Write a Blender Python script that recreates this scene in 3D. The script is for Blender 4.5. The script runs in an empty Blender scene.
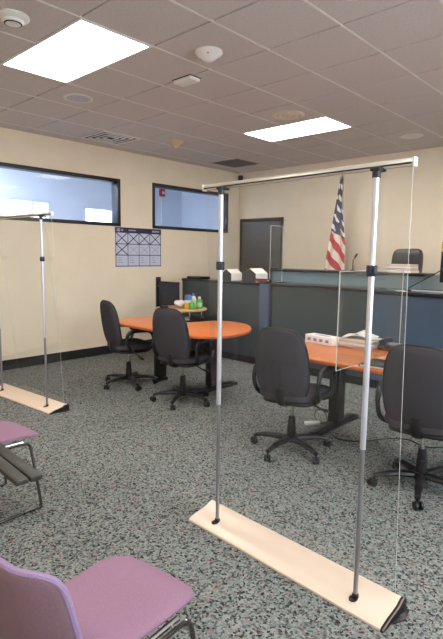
import bpy, bmesh, math, random
from mathutils import Vector, Matrix
random.seed(7)
SC = bpy.context.scene
COL = SC.collection
PI = math.pi

# ------------------------------------------------------------------ materials
def srgb(r, g, b):
    f = lambda c: (c/255)/12.92 if c/255 <= .04045 else (((c/255)+.055)/1.055)**2.4
    return (f(r), f(g), f(b), 1)

def mat(name, rgb, rough=.5, metal=0., var=0., scale=40., bump=0., spec=.5, coat=0.):
    m = bpy.data.materials.new(name); m.use_nodes = True
    nt = m.node_tree; b = nt.nodes['Principled BSDF']
    c = srgb(*rgb)
    b.inputs['Base Color'].default_value = c
    b.inputs['Roughness'].default_value = rough
    b.inputs['Metallic'].default_value = metal
    b.inputs['Specular IOR Level'].default_value = spec
    b.inputs['Coat Weight'].default_value = coat
    if var or bump:
        tc = nt.nodes.new('ShaderNodeTexCoord')
        no = nt.nodes.new('ShaderNodeTexNoise'); no.inputs['Scale'].default_value = scale
        no.inputs['Detail'].default_value = 6
        nt.links.new(tc.outputs['Object'], no.inputs['Vector'])
        if var:
            r = nt.nodes.new('ShaderNodeValToRGB')
            r.color_ramp.elements[0].position = .3; r.color_ramp.elements[1].position = .7
            r.color_ramp.elements[0].color = tuple(x*(1-var) for x in c[:3])+(1,)
            r.color_ramp.elements[1].color = tuple(min(1, x*(1+var)) for x in c[:3])+(1,)
            nt.links.new(no.outputs['Fac'], r.inputs['Fac'])
            nt.links.new(r.outputs['Color'], b.inputs['Base Color'])
        if bump:
            bp = nt.nodes.new('ShaderNodeBump'); bp.inputs['Strength'].default_value = bump
            bp.inputs['Distance'].default_value = .004
            nt.links.new(no.outputs['Fac'], bp.inputs['Height'])
            nt.links.new(bp.outputs['Normal'], b.inputs['Normal'])
    return m

def emis(name, rgb, strength):
    m = bpy.data.materials.new(name); m.use_nodes = True
    nt = m.node_tree; nt.nodes.clear()
    o = nt.nodes.new('ShaderNodeOutputMaterial'); e = nt.nodes.new('ShaderNodeEmission')
    e.inputs['Color'].default_value = srgb(*rgb); e.inputs['Strength'].default_value = strength
    nt.links.new(e.outputs[0], o.inputs['Surface'])
    return m

def clear(name, tint, refl0=.03, refl1=.8, rough=.02, haze=0., haze_rgb=(220, 220, 220)):
    """thin transparent sheet: clear transmission, mirror reflection rising towards grazing angles, a little surface haze"""
    m = bpy.data.materials.new(name); m.use_nodes = True
    nt = m.node_tree; nt.nodes.clear()
    o = nt.nodes.new('ShaderNodeOutputMaterial')
    t = nt.nodes.new('ShaderNodeBsdfTransparent'); t.inputs['Color'].default_value = srgb(*tint)
    g = nt.nodes.new('ShaderNodeBsdfGlossy'); g.inputs['Roughness'].default_value = rough
    d = nt.nodes.new('ShaderNodeBsdfDiffuse'); d.inputs['Color'].default_value = srgb(*haze_rgb)
    mh = nt.nodes.new('ShaderNodeMixShader'); mh.inputs[0].default_value = haze
    nt.links.new(t.outputs[0], mh.inputs[1]); nt.links.new(d.outputs[0], mh.inputs[2])
    lw = nt.nodes.new('ShaderNodeLayerWeight'); lw.inputs['Blend'].default_value = .5
    p = nt.nodes.new('ShaderNodeMath'); p.operation = 'POWER'; p.inputs[1].default_value = 5
    nt.links.new(lw.outputs['Facing'], p.inputs[0])
    mr = nt.nodes.new('ShaderNodeMapRange'); mr.inputs['To Min'].default_value = refl0; mr.inputs['To Max'].default_value = refl1
    nt.links.new(p.outputs[0], mr.inputs['Value'])
    mx = nt.nodes.new('ShaderNodeMixShader')
    nt.links.new(mr.outputs[0], mx.inputs[0]); nt.links.new(mh.outputs[0], mx.inputs[1]); nt.links.new(g.outputs[0], mx.inputs[2])
    nt.links.new(mx.outputs[0], o.inputs['Surface'])
    return m

def carpet():
    m = bpy.data.materials.new('carpet'); m.use_nodes = True
    nt = m.node_tree; b = nt.nodes['Principled BSDF']; b.inputs['Roughness'].default_value = .95
    b.inputs['Specular IOR Level'].default_value = .15
    tc = nt.nodes.new('ShaderNodeTexCoord')
    no = nt.nodes.new('ShaderNodeTexNoise'); no.inputs['Scale'].default_value = 60; no.inputs['Detail'].default_value = 3
    nt.links.new(tc.outputs['Object'], no.inputs['Vector'])
    mixv = nt.nodes.new('ShaderNodeVectorMath'); mixv.operation = 'MULTIPLY_ADD'
    mixv.inputs[1].default_value = (.022, .022, .022)
    nt.links.new(no.outputs['Color'], mixv.inputs[0]); nt.links.new(tc.outputs['Object'], mixv.inputs[2])
    v = nt.nodes.new('ShaderNodeTexVoronoi'); v.inputs['Scale'].default_value = 105
    nt.links.new(mixv.outputs[0], v.inputs['Vector'])
    sep = nt.nodes.new('ShaderNodeSeparateColor'); nt.links.new(v.outputs['Color'], sep.inputs[0])
    r = nt.nodes.new('ShaderNodeValToRGB'); cr = r.color_ramp; cr.interpolation = 'CONSTANT'
    stops = [(0, (42, 44, 44)), (.13, (82, 84, 83)), (.30, (126, 130, 126)), (.58, (142, 146, 141)), (.80, (114, 118, 114)), (.91, (138, 104, 106)), (.96, (84, 98, 106))]
    cr.elements[0].position = 0; cr.elements[0].color = srgb(*stops[0][1])
    cr.elements[1].position = stops[1][0]; cr.elements[1].color = srgb(*stops[1][1])
    for p, c in stops[2:]:
        e = cr.elements.new(p); e.color = srgb(*c)
    nt.links.new(sep.outputs[0], r.inputs['Fac']); nt.links.new(r.outputs['Color'], b.inputs['Base Color'])
    n2 = nt.nodes.new('ShaderNodeTexNoise'); n2.inputs['Scale'].default_value = 350
    nt.links.new(tc.outputs['Object'], n2.inputs['Vector'])
    bp = nt.nodes.new('ShaderNodeBump'); bp.inputs['Strength'].default_value = .5; bp.inputs['Distance'].default_value = .004
    nt.links.new(n2.outputs['Fac'], bp.inputs['Height']); nt.links.new(bp.outputs['Normal'], b.inputs['Normal'])
    return m

def wood(name, a, bb, axis_scale=(3, 40, 3), rough=.35):
    m = bpy.data.materials.new(name); m.use_nodes = True
    nt = m.node_tree; b = nt.nodes['Principled BSDF']; b.inputs['Roughness'].default_value = rough
    tc = nt.nodes.new('ShaderNodeTexCoord'); mp = nt.nodes.new('ShaderNodeMapping'); mp.inputs['Scale'].default_value = axis_scale
    no = nt.nodes.new('ShaderNodeTexNoise'); no.inputs['Scale'].default_value = 1.5; no.inputs['Detail'].default_value = 5
    r = nt.nodes.new('ShaderNodeValToRGB')
    r.color_ramp.elements[0].position = .35; r.color_ramp.elements[1].position = .65
    r.color_ramp.elements[0].color = srgb(*a); r.color_ramp.elements[1].color = srgb(*bb)
    nt.links.new(tc.outputs['Object'], mp.inputs['Vector']); nt.links.new(mp.outputs[0], no.inputs['Vector'])
    nt.links.new(no.outputs['Fac'], r.inputs['Fac']); nt.links.new(r.outputs['Color'], b.inputs['Base Color'])
    return m

def flag_mat():
    m = bpy.data.materials.new('flag_cloth'); m.use_nodes = True
    nt = m.node_tree; b = nt.nodes['Principled BSDF']; b.inputs['Roughness'].default_value = .8
    uv = nt.nodes.new('ShaderNodeUVMap'); uv.uv_map = 'UVMap'
    sp = nt.nodes.new('ShaderNodeSeparateXYZ'); nt.links.new(uv.outputs[0], sp.inputs[0])
    def M(op, a, c=None):
        n = nt.nodes.new('ShaderNodeMath'); n.operation = op
        for i, x in enumerate((a, c)):
            if x is None: continue
            if isinstance(x, (int, float)): n.inputs[i].default_value = x
            else: nt.links.new(x, n.inputs[i])
        return n.outputs[0]
    U, V = sp.outputs[0], sp.outputs[1]          # V counts stripes (0..13 up the hoist), U runs along the fly 0..1
    st = M('LESS_THAN', M('FRACT', M('MULTIPLY', V, .5)), .5)
    mixs = nt.nodes.new('ShaderNodeMix'); mixs.data_type = 'RGBA'
    mixs.inputs[6].default_value = srgb(232, 212, 200); mixs.inputs[7].default_value = srgb(180, 62, 66)
    nt.links.new(st, mixs.inputs[0])
    can = M('MULTIPLY', M('LESS_THAN', U, .44), M('GREATER_THAN', V, 6))
    a = M('SUBTRACT', M('FRACT', M('MULTIPLY', U, 13.6)), .5); c = M('SUBTRACT', M('FRACT', M('MULTIPLY', V, 5/7)), .5)
    star = M('LESS_THAN', M('ADD', M('MULTIPLY', a, a), M('MULTIPLY', c, c)), .085)
    mixc = nt.nodes.new('ShaderNodeMix'); mixc.data_type = 'RGBA'
    mixc.inputs[6].default_value = srgb(62, 62, 92); mixc.inputs[7].default_value = srgb(235, 230, 225)
    nt.links.new(star, mixc.inputs[0])
    fin = nt.nodes.new('ShaderNodeMix'); fin.data_type = 'RGBA'
    nt.links.new(can, fin.inputs[0]); nt.links.new(mixs.outputs[2], fin.inputs[6]); nt.links.new(mixc.outputs[2], fin.inputs[7])
    nt.links.new(fin.outputs[2], b.inputs['Base Color'])
    return m

M = dict(
    carpet=carpet(),
    wall=mat('wall_paint', (235, 219, 195), .8, var=.03, scale=3, bump=.05),
    tile=mat('ceiling_tile', (204, 194, 191), .95, var=.07, scale=60, bump=.3),
    grid=mat('ceiling_grid_metal', (226, 220, 216), .5),
    rubber=mat('black_rubber', (22, 22, 24), .6),
    frame=mat('black_window_frame', (28, 28, 32), .45),
    adj=mat('blue_white_paint', (208, 214, 224), .85, var=.02, scale=3),
    panel=mat('film_dimmed_laminate', (60, 70, 73), .4, var=.05, scale=6),  # slate counter laminate with the film's dimming put into the colour
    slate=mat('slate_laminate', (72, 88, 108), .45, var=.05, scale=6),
    teal=mat('teal_laminate', (96, 116, 124), .45, var=.05, scale=6),
    navy=mat('navy_laminate', (40, 46, 62), .45, var=.05, scale=6),
    cap=mat('black_counter_cap', (26, 28, 34), .25),
    gloss=mat('glossy_black_counter', (30, 33, 40), .1),
    door=mat('grey_door', (78, 78, 78), .45, var=.03, scale=5),
    lens=emis('light_diffuser', (255, 251, 244), 7.0),
    lens2=emis('adjacent_light_diffuser', (226, 236, 255), 45.0),
    white=mat('white_plastic', (226, 220, 214), .45),
    greywhite=mat('grey_white_grille', (186, 186, 196), .6, var=.1, scale=300),
    tan=mat('tan_plastic', (222, 206, 184), .6, var=.08, scale=60),
    cream=mat('cream_plastic', (206, 184, 150), .5),
    ventd=mat('vent_dark', (36, 33, 32), .8),
    grille=mat('return_grille', (120, 112, 106), .7),
    table=wood('orange_table_laminate', (206, 109, 48), (222, 125, 60), (2, 22, 2), .3),
    tedge=mat('table_edge_band', (182, 92, 42), .45),
    stand=wood('tan_stand_laminate', (188, 146, 100), (206, 166, 120), (3, 25, 3), .4),
    blackmetal=mat('black_painted_metal', (24, 24, 26), .4),
    fabric=mat('charcoal_fabric', (66, 63, 68), .95, var=.04, scale=120, bump=.12, spec=.2),
    blackpl=mat('black_plastic', (28, 27, 29), .38),
    caster=mat('caster_plastic', (20, 20, 22), .35),
    mauve=mat('mauve_fabric', (148, 114, 134), .9, var=.08, scale=220, bump=.3, spec=.2),
    mauveback=mat('mauve_shell', (120, 92, 102), .75, var=.08, scale=160, bump=.15),
    lilac=mat('lilac_trim', (146, 122, 156), .7, var=.1, scale=220, bump=.2),
    chrome=mat('chrome', (214, 212, 210), .16, metal=1),
    steel=mat('dark_chrome', (120, 118, 118), .16, metal=1),
    darksteel=mat('dark_steel', (40, 40, 44), .3, metal=.6),
    alu=mat('silver_pole', (212, 212, 220), .3, metal=.55),
    alud=mat('grey_pole', (158, 156, 158), .28, metal=.75),
    rail=mat('rail_aluminium', (222, 216, 206), .3, metal=.5),
    base=mat('beige_anodised_base', (238, 216, 196), .4, metal=.1),
    film=clear('clear_film', (253, 254, 254), .026, .8, .015, haze=.006),
    acrylic=clear('clear_acrylic', (246, 249, 248), .02, .6, .02, haze=.004),
    acredge=clear('acrylic_polished_edge', (235, 240, 240), .1, .8, .1, haze=.55, haze_rgb=(240, 240, 236)),
    glass=clear('window_glass', (244, 247, 250), .012, .4, .01),
    exec=mat('black_leather', (44, 38, 36), .4, var=.1, scale=30),
    paper=mat('white_paper', (238, 228, 222), .8, var=.03, scale=30),
    paperpink=mat('pale_paper_edges', (214, 190, 182), .8, var=.1, scale=120),
    bluebox=mat('blue_print', (122, 140, 196), .6),
    sheet=mat('planner_sheet', (198, 200, 220), .7, var=.02, scale=20),
    ink=mat('dark_ink', (38, 40, 70), .6),
    faint=mat('grey_ink', (150, 152, 176), .7),
    header=mat('planner_header', (34, 36, 66), .5),
    red=mat('red_plastic', (176, 44, 50), .45),
    redlit=mat('red_letters', (196, 60, 78), .5),
    green=mat('green_bottle', (70, 158, 70), .35),
    greenl=mat('pale_green_label', (150, 206, 140), .5),
    orange=mat('orange_canister', (236, 170, 62), .45),
    bluecap=mat('blue_cap', (86, 110, 176), .45),
    flag=flag_mat(),
    brass=mat('gold_pole', (196, 172, 138), .35, metal=.3),
    slat=wood('black_stained_slat', (34, 33, 27), (50, 48, 40), (3, 30, 3), .5),
    gable=mat('dark_box_end', (52, 50, 50), .6),
    skin_lcd=mat('screen_glass', (18, 18, 22), .12),
    yellow=mat('yellow_sticker', (216, 178, 70), .6),
    cord=mat('black_cord', (20, 20, 20), .5),
)

# ------------------------------------------------------------------ mesh helpers
def BM(): return bmesh.new()

def add_box(bm, lo, hi, bevel=0., seg=2, mx=None):
    lo, hi = Vector(lo), Vector(hi)
    t = bmesh.new()
    bmesh.ops.create_cube(t, size=1)
    for v in t.verts:
        v.co = Vector(((v.co.x+.5)*(hi.x-lo.x)+lo.x, (v.co.y+.5)*(hi.y-lo.y)+lo.y, (v.co.z+.5)*(hi.z-lo.z)+lo.z))
    if bevel:
        bmesh.ops.bevel(t, geom=t.edges[:], offset=bevel, segments=seg, affect='EDGES', profile=.5)
    merge(bm, t, mx); return bm

def merge(bm, t, mx=None):
    if mx is not None: t.transform(mx)
    me = bpy.data.meshes.new('tmp'); t.to_mesh(me); t.free()
    bm.from_mesh(me); bpy.data.meshes.remove(me)

def add_prism(bm, poly, z0, z1, bevel=0., mx=None, seg=2):
    t = bmesh.new()
    a = [t.verts.new((x, y, z0)) for x, y in poly]; b = [t.verts.new((x, y, z1)) for x, y in poly]
    n = len(poly)
    t.faces.new(a[::-1]); t.faces.new(b)
    for i in range(n): t.faces.new((a[i], a[(i+1) % n], b[(i+1) % n], b[i]))
    bmesh.ops.recalc_face_normals(t, faces=t.faces[:])
    if bevel:
        ed = [e for e in t.edges if abs(e.verts[0].co.z-e.verts[1].co.z) < 1e-6]
        bmesh.ops.bevel(t, geom=ed, offset=bevel, segments=seg, affect='EDGES', profile=.5)
    merge(bm, t, mx); return bm

def add_lathe(bm, prof, seg=24, loc=(0, 0, 0), mx=None):
    """profile of (radius, z) spun about z, closed by caps"""
    t = bmesh.new(); rings = []
    for r, z in prof:
        rings.append([t.verts.new((max(r, 1e-4)*math.cos(2*PI*k/seg)+loc[0], max(r, 1e-4)*math.sin(2*PI*k/seg)+loc[1], z+loc[2])) for k in range(seg)])
    for i in range(len(rings)-1):
        for k in range(seg): t.faces.new((rings[i][k], rings[i][(k+1) % seg], rings[i+1][(k+1) % seg], rings[i+1][k]))
    t.faces.new(rings[0][::-1]); t.faces.new(rings[-1])
    bmesh.ops.recalc_face_normals(t, faces=t.faces[:])
    merge(bm, t, mx); return bm

def catmull(pts, n=6, closed=False):
    P = [Vector(p) for p in pts]; out = []
    m = len(P)
    for i in range(m if closed else m-1):
        g = (lambda k: P[k % m]) if closed else (lambda k: P[max(0, min(m-1, k))])
        p0, p1, p2, p3 = g(i-1), g(i), g(i+1), g(i+2)
        for k in range(n):
            t = k/n
            out.append(.5*((2*p1)+(-p0+p2)*t+(2*p0-5*p1+4*p2-p3)*t*t+(-p0+3*p1-3*p2+p3)*t**3))
    if not closed: out.append(P[-1])
    return out

def add_tube(bm, pts, r, seg=10, closed=False, flat=1., up=(0, 0, 1), mx=None):
    """tube along pts; r a number or one per point; flat squeezes the section along the second axis"""
    t = bmesh.new(); P = [Vector(p) for p in pts]; n = len(P); rings = []
    R = r if isinstance(r, (list, tuple)) else [r]*n
    u0 = Vector(up)
    for i in range(n):
        if closed: d = P[(i+1) % n]-P[i-1]
        else: d = P[min(n-1, i+1)]-P[max(0, i-1)]
        d.normalize()
        a = d.cross(u0)
        if a.length < 1e-3: a = d.cross(Vector((1, 0, 0)))
        a.normalize(); b = a.cross(d).normalized()
        if not closed and i: u0 = b
        rings.append([t.verts.new(P[i]+a*R[i]*math.cos(2*PI*k/seg)+b*R[i]*flat*math.sin(2*PI*k/seg)) for k in range(seg)])
    for i in range(n if closed else n-1):
        A, B = rings[i], rings[(i+1) % n]
        for k in range(seg): t.faces.new((A[k], A[(k+1) % seg], B[(k+1) % seg], B[k]))
    if not closed: t.faces.new(rings[0][::-1]); t.faces.new(rings[-1])
    bmesh.ops.recalc_face_normals(t, faces=t.faces[:])
    merge(bm, t, mx); return bm

def spow(c, e): return math.copysign(abs(c)**e, c)

def add_pillow(bm, a, b, T, e_out=.5, e_edge=.5, deform=None, seg=56, rings=12, mx=None):
    """cushion with rounded outline (a x b half sizes) and half thickness T, bent by deform(x, y, d)"""
    t = bmesh.new(); R = []
    for i in range(1, rings):
        ph = -PI/2+PI*i/rings
        s, d = max(0., math.cos(ph))**e_edge, T*spow(math.sin(ph), e_edge)
        R.append([(a*s*spow(math.cos(2*PI*k/seg), e_out), b*s*spow(math.sin(2*PI*k/seg), e_out), d) for k in range(seg)])
    # inner rings so the flat faces can bend
    lo = [[(x*f, y*f, -T) for x, y, d in R[0]] for f in (.02, .35, .7)]
    hi = [[(x*f, y*f, T) for x, y, d in R[-1]] for f in (.7, .35, .02)]
    R = lo+R+hi
    df = deform or (lambda x, y, d: (x, y, d))
    V = [[t.verts.new(df(*p)) for p in r] for r in R]
    for i in range(len(V)-1):
        for k in range(seg): t.faces.new((V[i][k], V[i][(k+1) % seg], V[i+1][(k+1) % seg], V[i+1][k]))
    t.faces.new(V[0][::-1]); t.faces.new(V[-1])
    bmesh.ops.recalc_face_normals(t, faces=t.faces[:])
    merge(bm, t, mx); return bm

def obj(name, bm, material, parent=None, smooth=35):
    me = bpy.data.meshes.new(name); bm.to_mesh(me); bm.free()
    me.materials.append(M[material] if isinstance(material, str) else material)
    if smooth:
        for p in me.polygons: p.use_smooth = True
        me.set_sharp_from_angle(angle=math.radians(smooth))
    o = bpy.data.objects.new(name, me); COL.objects.link(o)
    if parent: o.parent = parent
    return o

def tag(o, label, cat, group=None, kind=None):
    o['label'] = label; o['category'] = cat
    if group: o['group'] = group
    if kind: o['kind'] = kind
    return o

def thing(name, label, cat, loc=(0, 0, 0), rz=0., group=None):
    o = bpy.data.objects.new(name, None); COL.objects.link(o)
    o.empty_display_size = .1
    o.location = loc; o.rotation_euler = (0, 0, rz)
    return tag(o, label, cat, group)

def struct(name, bm, material, label, cat, smooth=0):
    o = obj(name, bm, material, None, smooth)
    return tag(o, label, cat, None, 'structure')

def dup(o, parent=None, **kw):
    c = o.copy(); COL.objects.link(c)
    if parent: c.parent = parent
    for ch in list(o.children): dup(ch, c)
    for k, v in kw.items():
        if k == 'loc': c.location = v
        elif k == 'rz': c.rotation_euler = (0, 0, v)
        else: c[k] = v
    return c

# ------------------------------------------------------------------ the room
T = .6096
XL, XR, YF, YB, H = -2.08, 6.6, -4.0, 5.4, 3.05

struct('floor', add_box(BM(), (XL-.15, YF-.15, -.1), (XR+.15, YB+.15, 0)), 'carpet', 'speckled grey office carpet covering the whole floor', 'floor')

# ceiling: square tiles hanging just below the metal grid, open where the light panels sit
PANELS = [(T, T/2), (T, 5.5*T), (6*T, T/2), (6*T, 5.5*T), (T, -4.5*T), (6*T, -4.5*T)]
bm = BM(); g = .009
add_box(bm, (XL-.15, YF-.15, H+.022), (XR+.15, YB+.15, H+.13))
i = math.floor(XL/T)
while i*T < XR:
    j = math.floor(YF/T)
    while j*T < YB:
        lo = (max(XL, i*T+g), max(YF, j*T+g)); hi = (min(XR, (i+1)*T-g), min(YB, (j+1)*T-g))
        cx, cy_ = (i+.5)*T, (j+.5)*T
        if not any(abs(cx-px) < T and abs(cy_-py) < T/2 for px, py in PANELS) and hi[0] > lo[0] and hi[1] > lo[1]:
            add_box(bm, (*lo, H), (*hi, H+.0125))
        j += 1
    i += 1
struct('ceiling', bm, 'tile', 'suspended ceiling of square greyish tiles', 'ceiling')
bm = BM()
k = math.ceil(XL/T)
while k*T < XR:
    add_box(bm, (k*T-.0075, YF, H-.0025), (k*T+.0075, YB, H+.022)); k += 1
k = math.ceil(YF/T)
while k*T < YB:
    add_box(bm, (XL, k*T-.012, H+.0128), (XR, k*T+.012, H+.022)); k += 1
struct('trim_1', bm, 'grid', 'thin metal grid carrying the ceiling tiles', 'ceiling grid')

W1 = (.80, 2.67, 1.93, 2.63)      # y0, y1, z0, z1 of the openings in the left wall
W2 = (3.29, 5.09, 1.93, 2.65)
bm = BM(); x0, x1 = XL-.15, XL
add_box(bm, (x0, YF, 0), (x1, YB, W1[2]))
add_box(bm, (x0, YF, W2[3]), (x1, YB, H+.022))
add_box(bm, (x0, YF, W1[2]), (x1, W1[0], W2[3]))
add_box(bm, (x0, W1[1], W1[2]), (x1, W2[0], W2[3]))
add_box(bm, (x0, W2[1], W1[2]), (x1, YB, W2[3]))
add_box(bm, (x0, W1[0], W1[3]), (x1, W1[1], W2[3]))
struct('wall_left', bm, 'wall', 'long beige wall with two high interior windows', 'wall')
struct('wall_back', add_box(BM(), (XL-.15, YB, 0), (XR+.15, YB+.15, H+.022)), 'wall', 'beige wall behind the judge bench', 'wall')
WR = (-2.6, 3.0, .85, 2.55)  # opening for the added daylight window
bm = BM(); add_box(bm, (XR, YF, 0), (XR+.15, YB, WR[2])); add_box(bm, (XR, YF, WR[3]), (XR+.15, YB, H+.022))
add_box(bm, (XR, YF, WR[2]), (XR+.15, WR[0], WR[3])); add_box(bm, (XR, WR[1], WR[2]), (XR+.15, YB, WR[3]))
struct('wall_right', bm, 'wall', 'beige wall with an added daylight window on the far side of the room', 'wall')
struct('wall_front', add_box(BM(), (XL-.15, YF-.15, 0), (XR+.15, YF, H+.022)), 'wall', 'beige wall behind the photographer', 'wall')
def base(name, lo, hi, label): struct(name, add_box(BM(), lo, hi, .004), 'rubber', label, 'baseboard')
base('baseboard_left', (XL, YF, 0), (XL+.012, YB, .13), 'black rubber baseboard along the window wall')
base('baseboard_back', (XL+.012, YB-.012, 0), (XR, YB, .13), 'black rubber baseboard along the wall behind the bench')

def window(n, w, label, depth=.15, x=XL, fm='frame', t=.05, mull=()):
    y0, y1, z0, z1 = w
    r = thing('window_%d' % n, label, 'window', (x-.02, (y0+y1)/2, z0)); r['kind'] = 'structure'
    L, Hh = (y1-y0)/2, z1-z0
    b = BM()
    add_box(b, (-depth+.02, -L, 0), (.032, -L+t, Hh), .003); add_box(b, (-depth+.02, L-t, 0), (.032, L, Hh), .003)
    add_box(b, (-depth+.02, -L+t, 0), (.03, L-t, t), .003); add_box(b, (-depth+.02, -L+t, Hh-t), (.03, L-t, Hh), .003)
    for m in mull: add_box(b, (-depth+.03, m-.02, t), (.02, m+.02, Hh-t), .003)
    obj('window_frame', b, fm, r)
    obj('window_pane', add_box(BM(), (-.05, -L+t, t), (-.045, L-t, Hh-t)), 'glass', r, 0)
    return r
window(1, W1, 'wide black framed interior window nearer the camera, above the left barrier')
window(2, W2, 'black framed interior window near the back corner, with a red alarm showing behind it')

# the neighbouring room seen through the windows
AX = -5.0
F1 = (1.55, 3.11, 2.0, 2.54); F2 = (3.84, 4.62, 2.0, 2.50)
struct('floor_adjacent', add_box(BM(), (AX-.15, -1.5, -.1), (XL-.15, 6.6, 0)), 'adj', 'pale floor of the room behind the interior windows', 'floor')
struct('ceiling_adjacent', add_box(BM(), (AX-.15, -1.5, 3.3), (XL-.15, 6.6, 3.4)), 'adj', 'bluish white ceiling of the room behind the interior windows', 'ceiling')
bm = BM(); x0, x1 = AX-.15, AX
add_box(bm, (x0, -1.5, 0), (x1, 6.6, 2.0)); add_box(bm, (x0, -1.5, 2.54), (x1, 6.6, 3.3))
add_box(bm, (x0, -1.5, 2.0), (x1, F1[0], 2.54)); add_box(bm, (x0, F1[1], 2.0), (x1, F2[0], 2.54)); add_box(bm, (x0, F2[1], 2.0), (x1, 6.6, 2.54))
add_box(bm, (x0, F2[0], 2.50), (x1, F2[1], 2.54))
struct('wall_adjacent', bm, 'adj', 'bluish white wall of the next room with two bright windows', 'wall')
struct('wall_adjacent_end', add_box(BM(), (AX-.15, 6.6, 0), (XL-.15, 6.75, 3.4)), 'adj', 'far end wall of the room behind the interior windows', 'wall')
struct('wall_adjacent_near', add_box(BM(), (AX-.15, -1.65, 0), (XL-.15, -1.5, 3.4)), 'adj', 'near end wall of the room behind the interior windows', 'wall')
struct('wall_adjacent_top', add_box(BM(), (XL-.15, -1.5, H+.13), (XL-.05, 6.6, 3.4)), 'adj', 'strip of wall above the interior windows, next room side', 'wall')
struct('wall_adjacent_side', add_box(BM(), (XL-.15, YB+.15, 0), (XL-.05, 6.6, 3.2)), 'adj', 'short wall beyond the back corner, next room side', 'wall')
r = window(5, WR, 'unseen wide window added for daylight in the wall on the far side of the room', x=XR+.17, mull=(-1.4, 0, 1.4))  # out of view, added to bring daylight onto the ceiling and window wall
window(3, F1, 'bright outside window of the next room, seen through the nearer interior window', x=AX, fm='adj', mull=(.42,))
window(4, F2, 'small bright outside window of the next room, seen at the edge of the nearer interior window', x=AX, fm='adj')

r = thing('fire_alarm', 'red fire alarm strobe in the next room, behind the window by the corner', 'alarm', (AX, 5.95, 2.88))
obj('alarm_body', add_box(BM(), (0., -.07, 0), (.06, .07, .17), .008), 'red', r)
obj('strobe_lens', add_box(BM(), (.06, -.03, .05), (.085, .03, .11), .008), 'white', r)
obj('conduit', add_tube(BM(), [(.012, 0, -.001), (.012, 0, -2.88)], .011), 'white', r)

# door in the back wall
r = thing('door_1', 'dark grey door in the back wall near the corner, half hidden by the bench', 'door', (-1.52, YB, 0)); r['kind'] = 'structure'
b = BM(); add_box(b, (-.5, -.03, 0), (-.45, -.001, 2.2), .004); add_box(b, (.45, -.03, 0), (.5, -.001, 2.2), .004); add_box(b, (-.45, -.03, 2.14), (.45, -.001, 2.2), .004)
obj('door_frame', b, 'ventd', r)
obj('door_leaf', add_box(BM(), (-.45, -.02, .01), (.45, -.001, 2.14)), 'door', r)
b = BM(); add_lathe(b, [(.026, 0), (.026, .006), (.01, .01), (.01, .04), (.022, .045), (.026, .06), (.02, .07), (.0, .072)], 20, mx=Matrix.Translation((.39, -.02, 1.0)) @ Matrix.Rotation(PI/2, 4, 'X'))
obj('door_knob', b, 'chrome', r)

# ------------------------------------------------------------------ ceiling fittings
def light(label, x, y, lens='lens', z=H, n='ceiling_light'):
    r = thing(n, label, 'ceiling light', (x, y, z), 0, 'recessed fluorescent ceiling panels')
    b = BM(); w, d = 2*T, T
    for lo, hi in (((-w/2, -d/2), (w/2, -d/2+.022)), ((-w/2, d/2-.022), (w/2, d/2)), ((-w/2, -d/2+.022), (-w/2+.022, d/2-.022)), ((w/2-.022, -d/2+.022), (w/2, d/2-.022))):
        add_box(b, (*lo, -.006), (*hi, .0125))
    obj('light_frame', b, 'grid', r)
    obj('diffuser', add_box(BM(), (-w/2+.022, -d/2+.022, -.004), (w/2-.022, d/2-.022, .003)), lens, r, 0)
    return r
light('large bright ceiling panel above the near end of the window wall', T, T/2)
light('bright ceiling panel in front of the bench, beside the tan round diffuser', T, 5.5*T)
light('ceiling panel out over the near right of the room, level with the large bright one', 6*T, T/2)
light('ceiling panel over the far right of the room', 6*T, 5.5*T)
light('ceiling panel behind the photographer on the window side', T, -4.5*T)
light('ceiling panel behind the photographer', 6*T, -4.5*T)
r = light('ceiling light panel in the next room behind the interior windows', -5.0+1.22, .3, 'lens2', 3.29)

def ceil_lathe(name, label, cat, x, y, prof, m, group=None, parts=()):
    r = thing(name, label, cat, (x, y, H+.001), 0, group)
    obj(parts[0][0] if parts and False else 'housing', add_lathe(BM(), [(a, -z) for a, z in prof], 32), m, r)
    return r
det = [(.10, 0), (.105, .012), (.095, .022), (.07, .03), (.055, .05), (.03, .058), (.0, .06)]
r = ceil_lathe('smoke_detector', 'round white smoke detector at the upper left corner, past the large light', 'smoke detector', .90, -.30, det, 'white')
obj('sensor_window', add_tube(BM(), [(.05*math.cos(a), .05*math.sin(a), -.045) for a in [2*PI*i/24 for i in range(24)]], .008, 8, True), 'ventd', r)
r = ceil_lathe('motion_sensor', 'round white ceiling sensor with a reddish rim, beside the flat white box', 'ceiling sensor', 1.47, .95, [(.1, 0), (.105, .014), (.09, .03), (.05, .06), (.03, .075), (.0, .078)], 'white')
for i in range(3):
    a = 1.2+i*2.1
    obj('indicator', add_lathe(BM(), [(.008, 0), (.008, .01), (.0, .012)], 10, (.075*math.cos(a), .075*math.sin(a), -.042)), 'red', r)
r = thing('ceiling_box', 'flat rectangular white box on the ceiling beside the round sensor', 'ceiling box', (.90, 1.25, H+.001), 0)
obj('box_cover', add_box(BM(), (-.11, -.06, -.035), (.11, .06, 0), .008), 'white', r)
obj('mounting_plate', add_box(BM(), (-.115, -.066, -.008), (.115, .066, .0)), 'ventd', r)
spk = [(.14, 0), (.142, .008), (.132, .012), (.12, .011), (.0, .010)]
def speaker(label, x, y, f=1., m='greywhite'):
    r = thing('ceiling_speaker', label, 'ceiling speaker', (x, y, H+.001), 0, 'round flush speakers in the ceiling')
    obj('rim', add_lathe(BM(), [(.14*f, 0), (.142*f, -.008), (.13*f, -.013), (.118*f, -.011), (.118*f, 0)], 32), 'white', r)
    obj('grille', add_lathe(BM(), [(.118*f, 0), (.118*f, -.010), (.0, -.011)], 32), m, r)
speaker('round pale ceiling speaker just beyond the large light, by the window wall', -.31, .91)
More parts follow.
